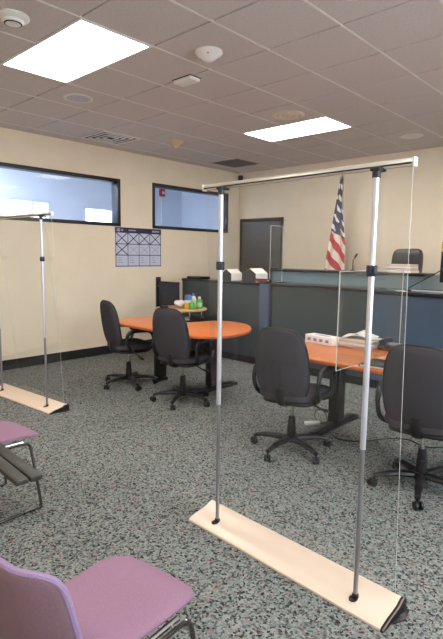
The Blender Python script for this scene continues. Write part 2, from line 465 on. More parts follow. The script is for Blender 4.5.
speaker('round white ceiling speaker above the judge chair', 1.56, 4.53, 1., 'white')
speaker('round white ceiling speaker cut by the top edge of the picture', 2.74, .87, .9, 'white')
r = thing('round_diffuser', 'tan round air diffuser beside the far ceiling light', 'air diffuser', (.92, 2.75, H+.001), 0)
obj('outer_ring', add_lathe(BM(), [(.18, 0), (.182, -.006), (.15, -.016), (.13, -.008), (.13, 0)], 36), 'tan', r)
obj('middle_ring', add_lathe(BM(), [(.125, 0), (.12, -.012), (.09, -.02), (.07, -.01), (.07, 0)], 36), 'tan', r)
obj('centre_cap', add_lathe(BM(), [(.06, 0), (.055, -.018), (.0, -.022)], 28), 'tan', r)
r = ceil_lathe('dome_sensor', 'small cream cone shaped sensor hanging near the wall vent', 'ceiling sensor', -.97, 2.80, [(.1, 0), (.1, .012), (.085, .03), (.05, .06), (.045, .075), (.0, .08)], 'cream')
obj('sensor_tip', add_lathe(BM(), [(.03, 0), (.03, -.012), (.0, -.016)], 20, (0, 0, -.078)), 'tan', r)
# supply vent: nested square louvres
r = thing('ceiling_vent', 'square louvred air vent in the ceiling near the window wall', 'air vent', (-2.5*T+.02, 3.5*T-.02, H+.001), 0)
obj('vent_backing', add_box(BM(), (-.28, -.28, -.003), (.28, .28, 0)), 'ventd', r, 0)
for i, s in enumerate((.29, .215, .145, .08)):
    b = BM(); t = .03 if i == 0 else .017
    for sx in (-1, 1):
        add_box(b, (min(sx*s, sx*(s-t)), -s, -.014), (max(sx*s, sx*(s-t)), s, -.004))
        add_box(b, (-s+t, min(sx*s, sx*(s-t)), -.014), (s-t, max(sx*s, sx*(s-t)), -.004))
    obj('louvre' if i else 'vent_frame', b, 'white', r)
r = thing('return_grille', 'dull grey return air grille in the ceiling near the back corner', 'air grille', (-2.5*T+.1, 7.5*T-.02, H+.001), 0)
obj('grille_frame', add_box(BM(), (-.28, -.28, -.006), (.28, .28, 0)), 'grille', r, 0)
b = BM()
for i in range(13): add_box(b, (-.26, -.25+i*.0405, -.012), (.26, -.243+i*.0405, -.006))
obj('grille_bars', b, 'grille', r, 0)
# corner camera
r = thing('security_camera', 'small black security camera high in the back corner', 'camera', (-1.96, 5.3, H+.001))
obj('mount', add_lathe(BM(), [(.03, 0), (.03, -.02), (.012, -.025), (.012, -.06)], 16), 'white', r)
obj('camera_body', add_lathe(BM(), [(.02, -.055), (.045, -.065), (.05, -.11), (.042, -.15), (.02, -.17), (.0, -.174)], 20), 'blackpl', r)

# ------------------------------------------------------------------ wall planner
r = thing('wall_planner', 'large paper wall planner with crossed out squares below the windows', 'wall calendar', (XL+.001, 3.015, 1.32))
w, h = .45, .60
obj('sheet', add_box(BM(), (0, -w, 0), (.004, w, h)), 'sheet', r, 0)
obj('header_band', add_box(BM(), (.004, -w, h-.075), (.006, w, h)), 'header', r, 0)
for lo, hi in (((-.42, .535), (-.36, .585)), ((-.34, .545), (-.30, .575)), ((-.20, .55), (-.06, .57)), ((.26, .545), (.41, .575))):
    obj('header_mark', add_box(BM(), (.006, lo[0], lo[1]), (.0066, hi[0], hi[1])), 'faint', r, 0)
b = BM()
gz = [.012, .18, .35, .525]; gy = [-.44, -.215, 0, .215, .44]
for z in gz: add_box(b, (.004, -w, z-.006), (.0052, w, z+.006))
for y in gy: add_box(b, (.004, y-.005, .01), (.0051, y+.005, h-.07))
obj('ruled_lines', b, 'ink', r, 0)
def cross(y0, y1, z0, z1, m, t):
    b = BM(); cy, cz = (y0+y1)/2, (z0+z1)/2
    L = math.hypot(y1-y0, z1-z0)/2*.92; a = math.atan2(z1-z0, y1-y0)
    for s, dx in ((1, 0), (-1, .0003)):
        add_box(b, (.004+dx, -L, -t), (.0052+dx, L, t), mx=Matrix.Translation((0, cy, cz)) @ Matrix.Rotation(s*a, 4, 'X'))
    obj('cross_mark', b, m, r, 0)
for i in range(4): cross(gy[i], gy[i+1], gz[2], gz[3], 'ink', .0065)
cross(gy[0], gy[1], gz[1], gz[2], 'ink', .0065)
for i in range(1, 4): cross(gy[i]+.03, gy[i+1]-.03, gz[1]+.03, gz[2]-.03, 'faint', .004)
for i in range(4):
    b = BM()
    for j in range(3): add_box(b, (.004, gy[i]+.04, gz[0]+.05+j*.035), (.0048, gy[i]+.13-.02*j, gz[0]+.06+j*.035))
    obj('pencil_note', b, 'faint', r, 0)

# ------------------------------------------------------------------ counter and bench
CY0, CZ = 3.45, 1.15
def panel_thing(name, label, cat, x0, x1, y0, y1, z1, face, capm, cap_over=.02, capz=.035, kick=.1):
    r = thing(name, label, cat, ((x0+x1)/2, y0, 0)); L = (x1-x0)/2
    obj('panel', add_box(BM(), (-L, 0, kick), (L, y1-y0, z1-capz), .002), face, r, 0)
    obj('countertop', add_box(BM(), (-L, -cap_over, z1-capz), (L, y1-y0, z1), .006), capm, r)
    obj('kickboard', add_box(BM(), (-L, .012, 0), (L, y1-y0, kick)), 'rubber', r, 0)
    return r
panel_thing('counter_partition', 'film-dimmed grey green counter section behind the round ended table', 'counter', -1.54, .03, CY0, CY0+.32, CZ, 'panel', 'cap')
r = thing('counter_lit_end', 'slate blue lit end strip of the counter section behind the round ended table', 'counter end', (.115, CY0, 0))  # lit strip of the counter end, put into colour as a separate post
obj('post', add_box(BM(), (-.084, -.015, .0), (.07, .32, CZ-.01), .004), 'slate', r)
obj('dark_edge', add_box(BM(), (.07, -.01, .0), (.11, .32, CZ-.01), .003), 'navy', r)
obj('post_cap', add_box(BM(), (-.084, -.03, CZ-.01), (.11, .32, CZ+.012), .005), 'cap', r)
panel_thing('bench_counter', 'long film-dimmed counter below the judge bench', 'counter', .235, 1.68, CY0, CY0+.36, CZ+.005, 'panel', 'cap')
r = panel_thing('clerk_counter', 'slate blue counter with glossy black top beside the judge bench', 'counter', 1.685, 3.9, CY0, CY0+.54, CZ-.005, 'slate', 'gloss', .04, .045)
# low gate against the left wall
r = thing('swing_gate', 'dark navy low gate between the window wall and the counter', 'gate', (-1.815, CY0-.10, 0))
obj('gate_panel', add_box(BM(), (-.22, .02, .12), (.255, .06, 1.06), .004), 'navy', r)
obj('gate_rail', add_box(BM(), (-.22, .015, 1.06), (.255, .065, 1.085), .004), 'cap', r)
obj('gate_post', add_box(BM(), (-.262, .0, 0), (-.222, .08, 1.15), .004), 'cap', r)
# raised block on the counter
tag(obj('counter_block', add_box(BM(), (-1.47, CY0+.03, CZ+.0005), (-1.17, CY0+.25, CZ+.035), .006), 'cap'), 'low black block lying on the counter next to the gate', 'block')

JY, JZ = 4.05, 1.33
r = thing('judge_bench', 'raised bench with teal front and dark ledge in front of the flag', 'judge bench', (.98, JY, 0))
obj('front_panel', add_box(BM(), (-1.2, 0, 0), (1.02, .04, JZ-.03), .003), 'teal', r)
obj('end_panel', add_box(BM(), (.98, .041, 0), (1.02, .7, JZ-.03), .003), 'teal', r)
obj('end_panel', add_box(BM(), (-1.2, .041, 0), (-1.16, .7, JZ-.03), .003), 'teal', r)
obj('ledge', add_box(BM(), (-1.22, -.03, JZ-.03), (1.05, .32, JZ), .006), 'cap', r)
obj('desk_surface', add_box(BM(), (-1.159, .33, 1.0), (.979, .7, 1.04), .004), 'cap', r)

# ------------------------------------------------------------------ things on the bench and counters
def file_box(label, x, s=1.):
    r = thing('file_box', label, 'file box', (x, CY0+.06, CZ+.0005), math.radians(4), 'gable ended file boxes on the counter')
    w, h, d = .085*s, .15*s, .24*s
    poly = [(-w, 0), (w, 0), (w, h*.62), (0, h), (-w, h*.62)]
    mx = Matrix.Rotation(PI/2, 4, 'X')
    b = BM(); add_prism(b, poly, -d, -.006, mx=mx); obj('box_body', b, 'paper', r, 0)
    b = BM(); add_prism(b, [(x_*.97, y*.97) for x_, y in poly], -.006, 0.0, mx=mx); obj('end_panel', b, 'gable', r, 0)
    return r
file_box('white gable roofed box with a dark end, on the counter beside the red lettered plate', -.215, 1.25)
file_box('white gable roofed box with a dark end, on the counter right behind the barrier pole', -.66, 1.1)
r = thing('name_plate', 'small black plate with red characters on the counter corner', 'name plate', (.085, CY0-.005, CZ+.0125))
obj('plate_body', add_box(BM(), (-.16, 0, 0), (.115, .03, .042), .003), 'cap', r)
b = BM(); xx = -.14
for wdt in (.02, .016, .024, .02, .02, .018, .02): add_box(b, (xx, -.001, .012), (xx+wdt, 0, .03)); xx += wdt+.008
obj('red_characters', b, 'redlit', r, 0)
obj('round_mark', add_lathe(BM(), [(.011, 0), (.011, .002), (.0, .0022)], 16, mx=Matrix.Translation((.08, 0, .021)) @ Matrix.Rotation(PI/2, 4, 'X')), 'white', r)

def acrylic(name, label, loc, rz, L, Hh, feet=True, z0=0.):
    r = thing(name, label, 'clear divider', loc, rz)
    t = .003; e = .004
    obj('sheet', add_box(BM(), (e, -t, z0+e), (L-e, t, Hh-e)), 'acrylic', r, 0)
    b = BM()
    add_box(b, (0, -t, z0), (e, t, Hh)); add_box(b, (L-e, -t, z0), (L, t, Hh))
    add_box(b, (e, -t, z0), (L-e, t, z0+e)); add_box(b, (e, -t, Hh-e), (L-e, t, Hh))
    obj('polished_edge', b, 'acredge', r, 0)
    if feet:
        for x in feet:
            b = BM(); add_box(b, (x-.012, -.06, 0), (x+.012, -t, .008), .002); add_box(b, (x-.012, t, 0), (x+.012, .06, .008), .002)
            add_box(b, (x-.012, -.012, .008), (x+.012, -t, .03), .002); add_box(b, (x-.012, t, .008), (x+.012, .012, .03), .002)
            obj('foot', b, 'acrylic', r, 0)
    return r
acrylic('counter_shield', 'clear upright shield standing on the counter corner by the dark door', (.17, CY0+.02, CZ+.0125), PI/2, .28, .76, (.05, .23))

# flag on its pole behind the bench
r = thing('flag', 'striped flag with a starred blue corner hanging on a pole behind the bench', 'flag', (.37, 4.98, 0))
obj('pole', add_tube(BM(), [(0, 0, .05), (0, 0, 2.80)], .013, 12), 'brass', r)
obj('finial', add_lathe(BM(), [(.008, 0), (.02, .012), (.02, .03), (.008, .05), (.0, .085)], 14, (0, 0, 2.795)), 'brass', r)
obj('stand', add_lathe(BM(), [(.2, 0), (.2, .02), (.12, .035), (.03, .06), (.02, .12)], 28), 'brass', r)
me_bm = BM(); NS, NT = 64, 60
top, bot = 2.76, 1.16
grid = []
uvs = {}
for j in range(NT+1):
    t = j/NT
    row = []
    for i in range(NS+1):
        s = i/NS                                   # across the gathered cloth: 0 = fly edge at left, 1 = behind the pole
        wl = .03+.24*min(1., t/.8)**1.0            # spread left of the pole grows downwards
        wr = .012+.10*min(1., max(0., t-.25)/.4)
        x = -wl+(wl+wr)*s
        fold = .006+.020*min(1, t*1.6)
        y = fold*math.sin(s*PI*3.6+.5*t)+.02*math.sin(3*s+2*t)-.03
        z = top-(top-bot)*t-.10*(1-s)*t+.03*math.sin(s*PI)*t
        v = me_bm.verts.new((x, y, z)); row.append(v)
        # where this bit of the gathered cloth lies on the flag
        uvs[v] = (max(0., .02+.84*t-.10*s*min(1, t*2)), 13*(1-.92*t+.24*s))
    grid.append(row)
lay = me_bm.loops.layers.uv.new('UVMap')
for j in range(NT):
    for i in range(NS):
        f = me_bm.faces.new((grid[j][i], grid[j][i+1], grid[j+1][i+1], grid[j+1][i]))
        for lp in f.loops: lp[lay].uv = uvs[lp.vert]
fl = obj('flag_cloth', me_bm, 'flag', r, 60)
sm = fl.modifiers.new('thick', 'SOLIDIFY'); sm.thickness = .003

# small gooseneck microphone on the ledge, right of the flag
def goose(label, loc, pts, rz=0.):
    r = thing('microphone', label, 'microphone', loc, rz)
    obj('base', add_lathe(BM(), [(.035, 0), (.035, .012), (.015, .02), (.0, .021)], 20), 'blackpl', r)
    p = catmull([(0, 0, .015)]+pts, 6); obj('gooseneck', add_tube(BM(), p, .006, 8), 'blackpl', r)
    a, c = Vector(pts[-2]), Vector(pts[-1]); d = (c-a).normalized()
    obj('capsule', add_tube(BM(), [c-d*.005, c+d*.01, c+d*.05, c+d*.06], [.008, .013, .013, .006], 12), 'blackpl', r)
goose('thin black microphone on the bench ledge beside the flag', (1.06, 4.1, JZ+.0005), [(0, 0, .06), (0, 0, .14), (.03, -.01, .18)])
goose('long black boom microphone leaning over the glossy counter', (2.0, 3.62, CZ-.0045), [(.03, 0, .04), (.18, 0, .13), (.36, 0, .24)])

# papers on the ledge of the bench
def paper_stack(label, loc, rz, w, d, n, step, jit, group, mats=('paper', 'paperpink')):
    r = thing('paper_stack', label, 'paper stack', loc, rz, group)
    z = 0
    for i in range(n):
        hh = step*random.uniform(.6, 1.4); a = random.uniform(-jit, jit)
        b = BM(); add_box(b, (-w/2, -d/2, z), (w/2, d/2, z+hh-.001), .001, 1, mx=Matrix.Translation((random.uniform(-.012, .012), random.uniform(-.012, .012), 0)) @ Matrix.Rotation(a, 4, 'Z'))
        obj('bundle', b, mats[i % len(mats)], r, 0); z += hh
    return r, z
r, z = paper_stack('stack of white papers on the bench ledge in front of the black chair', (1.71, 4.17, JZ+.0005), 0, .30, .24, 4, .030, .06, 'stacks of paper')

# monitor and keyboard on the clerk counter
r = thing('monitor', 'black flat monitor on the glossy counter at the right edge of the picture', 'monitor', (2.52, 3.85, CZ-.0045), math.radians(12))
obj('monitor_base', add_prism(BM(), [(.11*math.cos(a), .08*math.sin(a)) for a in [2*PI*i/28 for i in range(28)]], 0, .012, .003), 'blackpl', r)
obj('neck', add_box(BM(), (-.03, -.012, .012), (.03, .012, .14), .005), 'blackpl', r)
obj('housing', add_box(BM(), (-.24, -.02, .10), (.24, .02, .55), .01), 'blackpl', r)
obj('screen', add_box(BM(), (-.225, .02, .115), (.225, .0215, .535)), 'skin_lcd', r, 0)
obj('sticker', add_box(BM(), (-.235, -.0215, .44), (-.205, -.02, .54)), 'yellow', r, 0)
r = thing('keyboard', 'pale grey keyboard lying flat on the glossy counter', 'keyboard', (2.27, 3.66, CZ-.0045), 0.05)
obj('keyboard_body', add_box(BM(), (-.21, -.07, 0), (.21, .07, .016), .004), 'greywhite', r)
b = BM()
for i in range(14):
    for j in range(4): add_box(b, (-.198+i*.0285, -.058+j*.029, .016), (-.198+i*.0285+.023, -.058+j*.029+.023, .021), .002, 1)
obj('keys', b, 'cap', r, 0)
tag(obj('paper_slip', add_box(BM(), (-.05, -.04, 0), (.05, .04, .004)), 'paper'), 'small white slip of paper at the edge of the glossy counter', 'paper').location = (1.98, 3.5, CZ-.004)

# ------------------------------------------------------------------ judge chair
r = thing('judge_chair', 'black leather high back chair behind the bench', 'executive chair', (1.43, 4.70, 0), PI)
def jb(x, y, d): return (x, -.22+d+.25*x*x-.12*y, 1.22+y)
obj('backrest', add_pillow(BM(), .215, .42, .05, .30, .45, jb), 'exec', r)
obj('seat', add_pillow(BM(), .25, .25, .05, .45, .5, lambda x, y, d: (x, y+.02, .68+d)), 'exec', r)
for s in (-1, 1):
    obj('armrest', add_tube(BM(), catmull([(s*.26, -.15, .66), (s*.29, -.17, .80), (s*.29, 0, .88), (s*.29, .16, .86), (s*.27, .2, .74), (s*.25, .12, .66)], 6), .018, 10), 'blackpl', r)
obj('gas_lift', add_lathe(BM(), [(.03, .12), (.03, .4), (.02, .41), (.02, .63)], 16), 'blackpl', r)
b = BM()
for k in range(5):
    a = 2*PI*k/5+.3
    add_tube(b, [(.02*math.cos(a), .02*math.sin(a), .12), (.30*math.cos(a), .30*math.sin(a), .075)], [.028, .018], 8)
    add_lathe(b, [(.0, -.02), (.028, -.018), (.028, .018), (.0, .02)], 14, mx=Matrix.Translation((.30*math.cos(a), .30*math.sin(a), .029)) @ Matrix.Rotation(a, 4, 'Z') @ Matrix.Rotation(PI/2, 4, 'X'))
obj('star_base', b, 'blackpl', r)

# ------------------------------------------------------------------ tables
def table_leg(parent, x, y0, y1, yc):
    b = BM(); add_box(b, (x-.045, y0, 0.0), (x+.045, y1, .035), .01)
    add_box(b, (x-.03, y0+.06, .035), (x+.03, y1-.06, .05), .01)
    obj('foot_bar', b, 'blackmetal', parent)
    b = BM(); add_box(b, (x-.05, yc-.06, .05), (x+.05, yc+.06, .68), .008)
    add_box(b, (x-.04, y0+.08, .68), (x+.04, y1-.08, .712), .006)
    obj('leg', b, 'blackmetal', parent)

r = thing('table', 'orange topped table with a rounded end and bulging far side, near the window wall', 'table', (0, 0, 0))
ctrl = [(-.45, 1.40), (-.62, 1.52), (-.70, 1.75), (-.66, 1.98), (-.50, 2.08), (-.20, 2.06), (.06, 1.98), (.15, 2.14), (.22, 2.38), (.40, 2.47), (.66, 2.42), (.88, 2.24), (1.02, 2.02), (1.07, 1.76), (1.02, 1.55), (.85, 1.40), (.5, 1.37), (0, 1.385)]
poly = [(p.x, p.y) for p in catmull([(x, y, 0) for x, y in ctrl], 6, True)]
obj('tabletop', add_prism(BM(), poly, .712, .74, .003), 'table', r)
poly2 = [((x-.2)*1.003+.2, (y-1.85)*1.003+1.85) for x, y in poly]
obj('edge_band', add_prism(BM(), poly2, .7115, .733, .002), 'tedge', r)
table_leg(r, .48, 1.84, 2.44, 2.05)
table_leg(r, -.28, 1.84, 2.02, 1.93)

r = thing('table', 'long orange table carrying the tissue box and the paper stacks', 'table', (0, 0, 0))
obj('tabletop', add_box(BM(), (1.745, 1.30, .712), (3.75, 2.22, .74), .004), 'table', r)
obj('edge_band', add_box(BM(), (1.742, 1.297, .7115), (3.753, 2.223, .733), .003), 'tedge', r)
table_leg(r, 2.10, 1.52, 2.34, 1.98)
table_leg(r, 3.45, 1.52, 2.34, 1.98)
obj('cross_rail', add_box(BM(), (2.15, 1.96, .54), (3.40, 2.0, .68), .004), 'panel', r)

# side stand with the round top
SXY = (-.96, 2.89)
r = thing('side_stand', 'small tan round topped stand with a lower shelf, between table and counter', 'side stand', (*SXY, 0))
circ = lambda rr, n=48: [(rr*math.cos(2*PI*i/n), rr*math.sin(2*PI*i/n)) for i in range(n)]
obj('top', add_prism(BM(), circ(.37), .738, .765, .006), 'stand', r)
obj('shelf', add_prism(BM(), circ(.35), .60, .62, .004), 'blackmetal', r)
obj('void_shade', add_box(BM(), (-.24, -.24, .04), (.24, .24, .60), .006), 'blackmetal', r)  # black box standing in for the shaded void under the shelf
for i in range(4):
    a = -.35+i*PI/2
    obj('leg', add_tube(BM(), [(.33*math.cos(a), .33*math.sin(a), .0), (.33*math.cos(a), .33*math.sin(a), .735)], .012, 10), 'chrome', r)
SZ = .7655
def bottle(name, label, cat, dx, dy, prof, m, extra=()):
    r = thing(name, label, cat, (SXY[0]+dx, SXY[1]+dy, SZ))
    obj('body', add_lathe(BM(), prof, 24), m, r)
    for nm, pf, mm in extra: obj(nm, add_lathe(BM(), pf, 24), mm, r)
    return r
bottle('wipes_canister', 'orange canister with a white label and blue cap on the round stand', 'canister', .17, -.02, [(.05, 0), (.052, .004), (.052, .085), (.05, .09)], 'orange',
       (('label_band', [(.0515, .0901), (.0525, .092), (.0525, .12), (.0515, .122)], 'white'), ('cap', [(.05, .122), (.05, .17), (.045, .195), (.0, .197)], 'bluecap')))
bottle('spray_bottle', 'white and blue bottle behind the orange canister on the round stand', 'bottle', .10, .15, [(.04, 0), (.042, .005), (.042, .12), (.034, .15), (.016, .17)], 'white',
       (('cap', [(.018, .17), (.018, .205), (.0, .208)], 'bluecap'),))
r = bottle('green_bottle', 'green pump bottle standing rightmost on the round stand', 'bottle', .27, .10, [(.042, 0), (.045, .006), (.045, .11), (.03, .135), (.014, .145)], 'green',
       (('label', [(.0452, .03), (.0462, .031), (.0462, .085), (.0452, .086)], 'greenl'), ('cap', [(.02, .145), (.02, .17), (.0, .172)], 'white')))
bottle('green_bottle', 'squat green bottle beside the orange canister on the round stand', 'bottle', .255, -.03, [(.036, 0), (.038, .005), (.038, .075), (.025, .095), (.014, .10)], 'green',
       (('cap', [(.017, .10), (.017, .125), (.0, .127)], 'greenl'),))
r = thing('tissue_bundle', 'crumpled white tissues lying on the round stand', 'tissues', (SXY[0]+.0, SXY[1]-.01, SZ))
b = BM()
def tis(x, y, d): return (x, y, .062+d*(1+.5*math.sin(40*x)*math.cos(33*y))+.012*math.sin(25*x+3)+.01*math.cos(31*y))
add_pillow(b, .10, .08, .034, .9, .8, tis); obj('tissue', b, 'paper', r, 60)
r = thing('gooseneck_lamp', 'thin black curved gooseneck rising from the round stand near the gate', 'gooseneck', (SXY[0]-.17, SXY[1]-.17, SZ))
obj('base', add_box(BM(), (-.05, -.04, 0), (.05, .04, .025), .006), 'blackpl', r)
obj('gooseneck', add_tube(BM(), catmull([(0, 0, .02), (-.01, .005, .10), (-.06, .03, .2), (-.14, .06, .27), (-.20, .08, .29)], 8), .006, 8), 'blackpl', r)
obj('head', add_tube(BM(), [(-.195, .08, .288), (-.24, .095, .293)], .012, 10), 'blackpl', r)
r, z = paper_stack('loose white papers on the lower shelf of the round stand', (SXY[0]+.11, SXY[1]-.10, .6205), .78, .19, .27, 2, .012, .2, 'stacks of paper', ('paper',))

# ------------------------------------------------------------------ things on the long table
TZ = .7405
r = thing('tissue_box', 'long white tissue box with blue print on the orange table', 'tissue box', (1.95, 1.95, TZ), math.radians(-8))
obj('carton', add_box(BM(), (-.155, -.06, 0), (.155, .06, .072), .003), 'paper', r)
b = BM()
for i in range(4): add_box(b, (-.125+i*.068, -.0612, .022), (-.09+i*.068, -.06, .048))
obj('print', b, 'bluebox', r, 0)
obj('opening', add_prism(BM(), [(.09*math.cos(a), .025*math.sin(a)) for a in [2*PI*i/24 for i in range(24)]], .0722, .0732), 'faint', r, 0)
r, z = paper_stack('thick untidy stack of papers on the orange table behind the silver pole', (2.27, 2.05, TZ), math.radians(-4), .28, .24, 5, .017, .08, 'stacks of paper')
r['label'] = 'thick untidy stack of papers next to the tissue box'
b = BM()
def leaf(x, y, d): return (x, y, d+.045*math.exp(-((x-.01)/.06)**2)+.004*math.sin(20*y))
add_pillow(b, .14, .105, .0015, .25, .3, leaf)
o = tag(obj('loose_paper', b, 'paper', None, 60), 'bent white sheet lying on top of the thick paper stack', 'paper'); o.location = (2.27, 2.04, TZ+z+.012); o.rotation_euler = (0, 0, .15)
r = thing('desk_phone', 'small black desk phone beside the thick paper stack', 'telephone', (2.515, 2.11, TZ), 0)
obj('phone_body', add_prism(BM(), [(-.072, -.09), (.065, -.09), (.065, .09), (-.072, .09)], 0, .05, .01), 'blackpl', r)
obj('handset', add_tube(BM(), [(-.046, -.09, .068), (-.05, -.05, .078), (-.05, .05, .078), (-.046, .09, .068)], [.021, .017, .017, .021], 12), 'blackpl', r)
b = BM()
for i in range(3):
    for j in range(4): add_box(b, (-.02+i*.026, -.06+j*.03, .05), (-.003+i*.026, -.042+j*.03, .056), .002, 1)
obj('keys', b, 'faint', r, 0)
r = thing('binder', 'black binder lying at the near edge of the orange table', 'binder', (2.778, 1.45, TZ), math.radians(2))
obj('cover', add_box(BM(), (-.15, -.13, 0), (.15, .13, .022), .005), 'cap', r)
obj('pages', add_box(BM(), (-.135, -.1345, .005), (.15, -.129, .016)), 'paperpink', r, 0)
acrylic('desk_divider', 'clear upright divider overhanging the near edge of the orange table', (2.60, 1.06, TZ), PI/2, 1.02, .68, (.60, .92))

# ------------------------------------------------------------------ task chairs
def make_task_chair(label):
    r = thing('task_chair', label, 'office chair', (0, 0, 0), 0, 'charcoal swivel chairs at the two tables')
    def bk(x, y, d):
        f = 1-.14*max(0, y/.27)**1.5-.08*max(0, -y/.27)**2
        x = x*f
        return (x, -.235+d+.55*x*x-.14*y+.10*max(0, -y)**2*4, (.722+y))
    back = obj('backrest', add_pillow(BM(), .214, .272, .034, .50, .5, bk), 'fabric', r)
    def rim(x, y): return bk(x, y, -.012)
    pts = []
    for k in range(72):
        c, s = math.cos(2*PI*k/72), math.sin(2*PI*k/72)
        pts.append(bk(.2155*spow(c, .50), .2735*spow(s, .50), 0))
    obj('piping', add_tube(BM(), pts, .0075, 8, True), 'blackpl', back)
    def st(x, y, d):
        return (x*(1-.1*max(0, -y/.24)), y+.03, .475+d-.05*max(0, (y-.12)/.12)**2*.25-.012*math.cos(x*9)*(.5))
    obj('seat', add_pillow(BM(), .245, .24, .042, .5, .5, st), 'fabric', r)
    obj('seat_pan', add_pillow(BM(), .21, .20, .022, .5, .5, lambda x, y, d: (x, y+.02, .422+d)), 'blackpl', r)
    b = BM(); add_tube(b, catmull([(0, -.02, .405), (0, -.12, .395), (0, -.20, .42), (0, -.222, .48), (0, -.222, .54)], 6), .032, 12, flat=.35, up=(0, 1, .01))
    obj('back_bracket', b, 'blackpl', r)
    for s in (-1, 1):
        loop = catmull([(s*.205, .10, .424), (s*.258, .14, .46), (s*.268, .185, .56), (s*.268, .15, .655), (s*.265, .02, .676), (s*.265, -.10, .660), (s*.265, -.145, .58), (s*.255, -.10, .47), (s*.205, -.03, .424)], 6, False)
        n = len(loop); rad = [.019+.011*max(0, math.sin(PI*(i/(n-1)-.25)*2))*(.25 < i/(n-1) < .75) for i in range(n)]
        obj('armrest', add_tube(BM(), loop, rad, 12, flat=.75, up=(s, 0, 0)), 'blackpl', r)
    b = BM(); add_tube(b, catmull([(.05, .02, .402), (.16, .02, .39), (.22, .03, .365), (.255, .035, .355)], 5), .007, 8)
    add_tube(b, [(.235, .033, .360), (.26, .036, .354), (.285, .04, .352)], [.010, .016, .011], 10)
    obj('lever', b, 'blackpl', r)
    b = BM(); add_lathe(b, [(.033, .10), (.036, .12), (.034, .16), (.034, .20), (.030, .205), (.030, .25), (.026, .255), (.026, .28)], 20)
    gl = obj('gas_lift', b, 'blackpl', r)
    obj('piston', add_lathe(BM(), [(.014, .28), (.014, .41)], 16), 'chrome', gl)
    b = BM(); add_lathe(b, [(.03, .065), (.05, .075), (.05, .115), (.036, .125)], 20)
    bs = obj('base', b, 'blackpl', r)
    for k in range(5):
        a = 2*PI*k/5+.35; c, s = math.cos(a), math.sin(a)
        b = BM()
        add_tube(b, catmull([(.035*c, .035*s, .097), (.14*c, .14*s, .098), (.24*c, .24*s, .088), (.305*c, .305*s, .072)], 4), [.03]*4+[.026]*4+[.02]*4+[.017], 10, flat=.8)
        obj('spoke', b, 'blackpl', bs)
        mx = Matrix.Translation((.30*c, .30*s, 0)) @ Matrix.Rotation(a+.6*(-1)**k, 4, 'Z')
        b = BM()
        for q in (-1, 1): add_lathe(b, [(.006, -.008), (.026, -.0075), (.0275, 0), (.026, .0075), (.006, .008)], 20, mx=mx @ Matrix.Translation((.012, q*.017, .0275)) @ Matrix.Rotation(PI/2, 4, 'X'))
        add_box(b, (-.012, -.009, .022), (.018, .009, .055), .004, mx=mx)
        add_lathe(b, [(.009, .05), (.009, .075)], 10, mx=mx)
        obj('caster', b, 'caster', bs)
    return r
def set_chair(o, x, y, rz, spoke):
    o.location = (x, y, 0); o.rotation_euler = (0, 0, math.radians(rz))
    for c in o.children:
        if c.name.split('.')[0] == 'base': c.rotation_euler = (0, 0, math.radians(spoke-20-rz))
ch = make_task_chair('charcoal swivel chair at the long orange table, facing the tissue box end')
ch2 = dup(ch, label='charcoal swivel chair nearest the camera, cut by the right edge of the picture')
ch3 = dup(ch, label='charcoal swivel chair in front of the middle of the round ended table')
ch4 = dup(ch, label='charcoal swivel chair at the end of the round ended table, nearest the window wall')
set_chair(ch, 2.13, 1.24, 10, -90)
set_chair(ch2, 3.13, 1.29, 8, -72)
set_chair(ch3, .57, 1.52, 12, -63)
set_chair(ch4, -.37, 1.53, -11, -18)

# ------------------------------------------------------------------ mauve visitor chairs
def make_visitor(label):
    r = thing('visitor_chair', label, 'visitor chair', (0, 0, 0), 0, 'mauve sled base visitor chairs')
    def st(x, y, d): return (x*(1+.05*y/.22)-.012, y+.052, .445+d+.03*max(0, -y/.22)**2-.025*max(0, (y-.1)/.12)**2+.05*x*x)
    obj('seat', add_pillow(BM(), .182, .25, .017, .48, .5, st), 'mauve', r)
    def bk(x, y, d): return (x*(1-.04*y/.2)-.042, -.262+d+.3*x*x+2.0*max(0, abs(x)-.09)**1.6-.22*y, .602+y)
    sh = obj('backrest', add_pillow(BM(), .192, .158, .012, .30, .5, bk), 'mauveback', r)
    obj('back_pad', add_pillow(BM(), .182, .147, .008, .30, .5, lambda x, y, d: bk(x, y, d+.018)), 'mauve', r)
    pts = []
    for k in range(96):
        c, s = math.cos(2*PI*k/96), math.sin(2*PI*k/96)
        pts.append(bk(.193*spow(c, .30), .159*spow(s, .30), .006))
    obj('edge_trim', add_tube(BM(), pts, .009, 8, True), 'lilac', r)
    for s in (-1, 1):
        b = BM(); add_tube(b, catmull([(s*.17, -.240, .60), (s*.19, -.232, .50), (s*.192, -.19, .418), (s*.192, 0, .414), (s*.192, .15, .410), (s*.194, .19, .390), (s*.200, .205, .30), (s*.222, .232, .04), (s*.222, .220, .011), (s*.222, .18, .0095), (s*.222, -.20, .0095), (s*.222, -.235, .012), (s*.221, -.24, .05), (s*.195, -.19, .38), (s*.192, -.16, .408)], 6), .0085, 10)
        obj('sled_leg', b, 'steel', r)
        obj('seat_rail', add_tube(BM(), [(s*.17, -.18, .418), (s*.17, .16, .415)], .011, 10), 'chrome', r)
    b = BM()
    for y in (-.14, .13): add_tube(b, [(-.192, y, .412), (.192, y, .412)], .008, 8)
    obj('cross_bar', b, 'chrome', r)
    return r
vc = make_visitor('mauve upholstered chair nearest the camera, seen from behind')
vc.location = (3.10, -1.15, 0); vc.rotation_euler = (0, 0, math.radians(6))
dup(vc, loc=(1.375, -.81, 0), rz=math.radians(2), label='mauve upholstered chair at the left edge, half hidden behind the black slatted table')

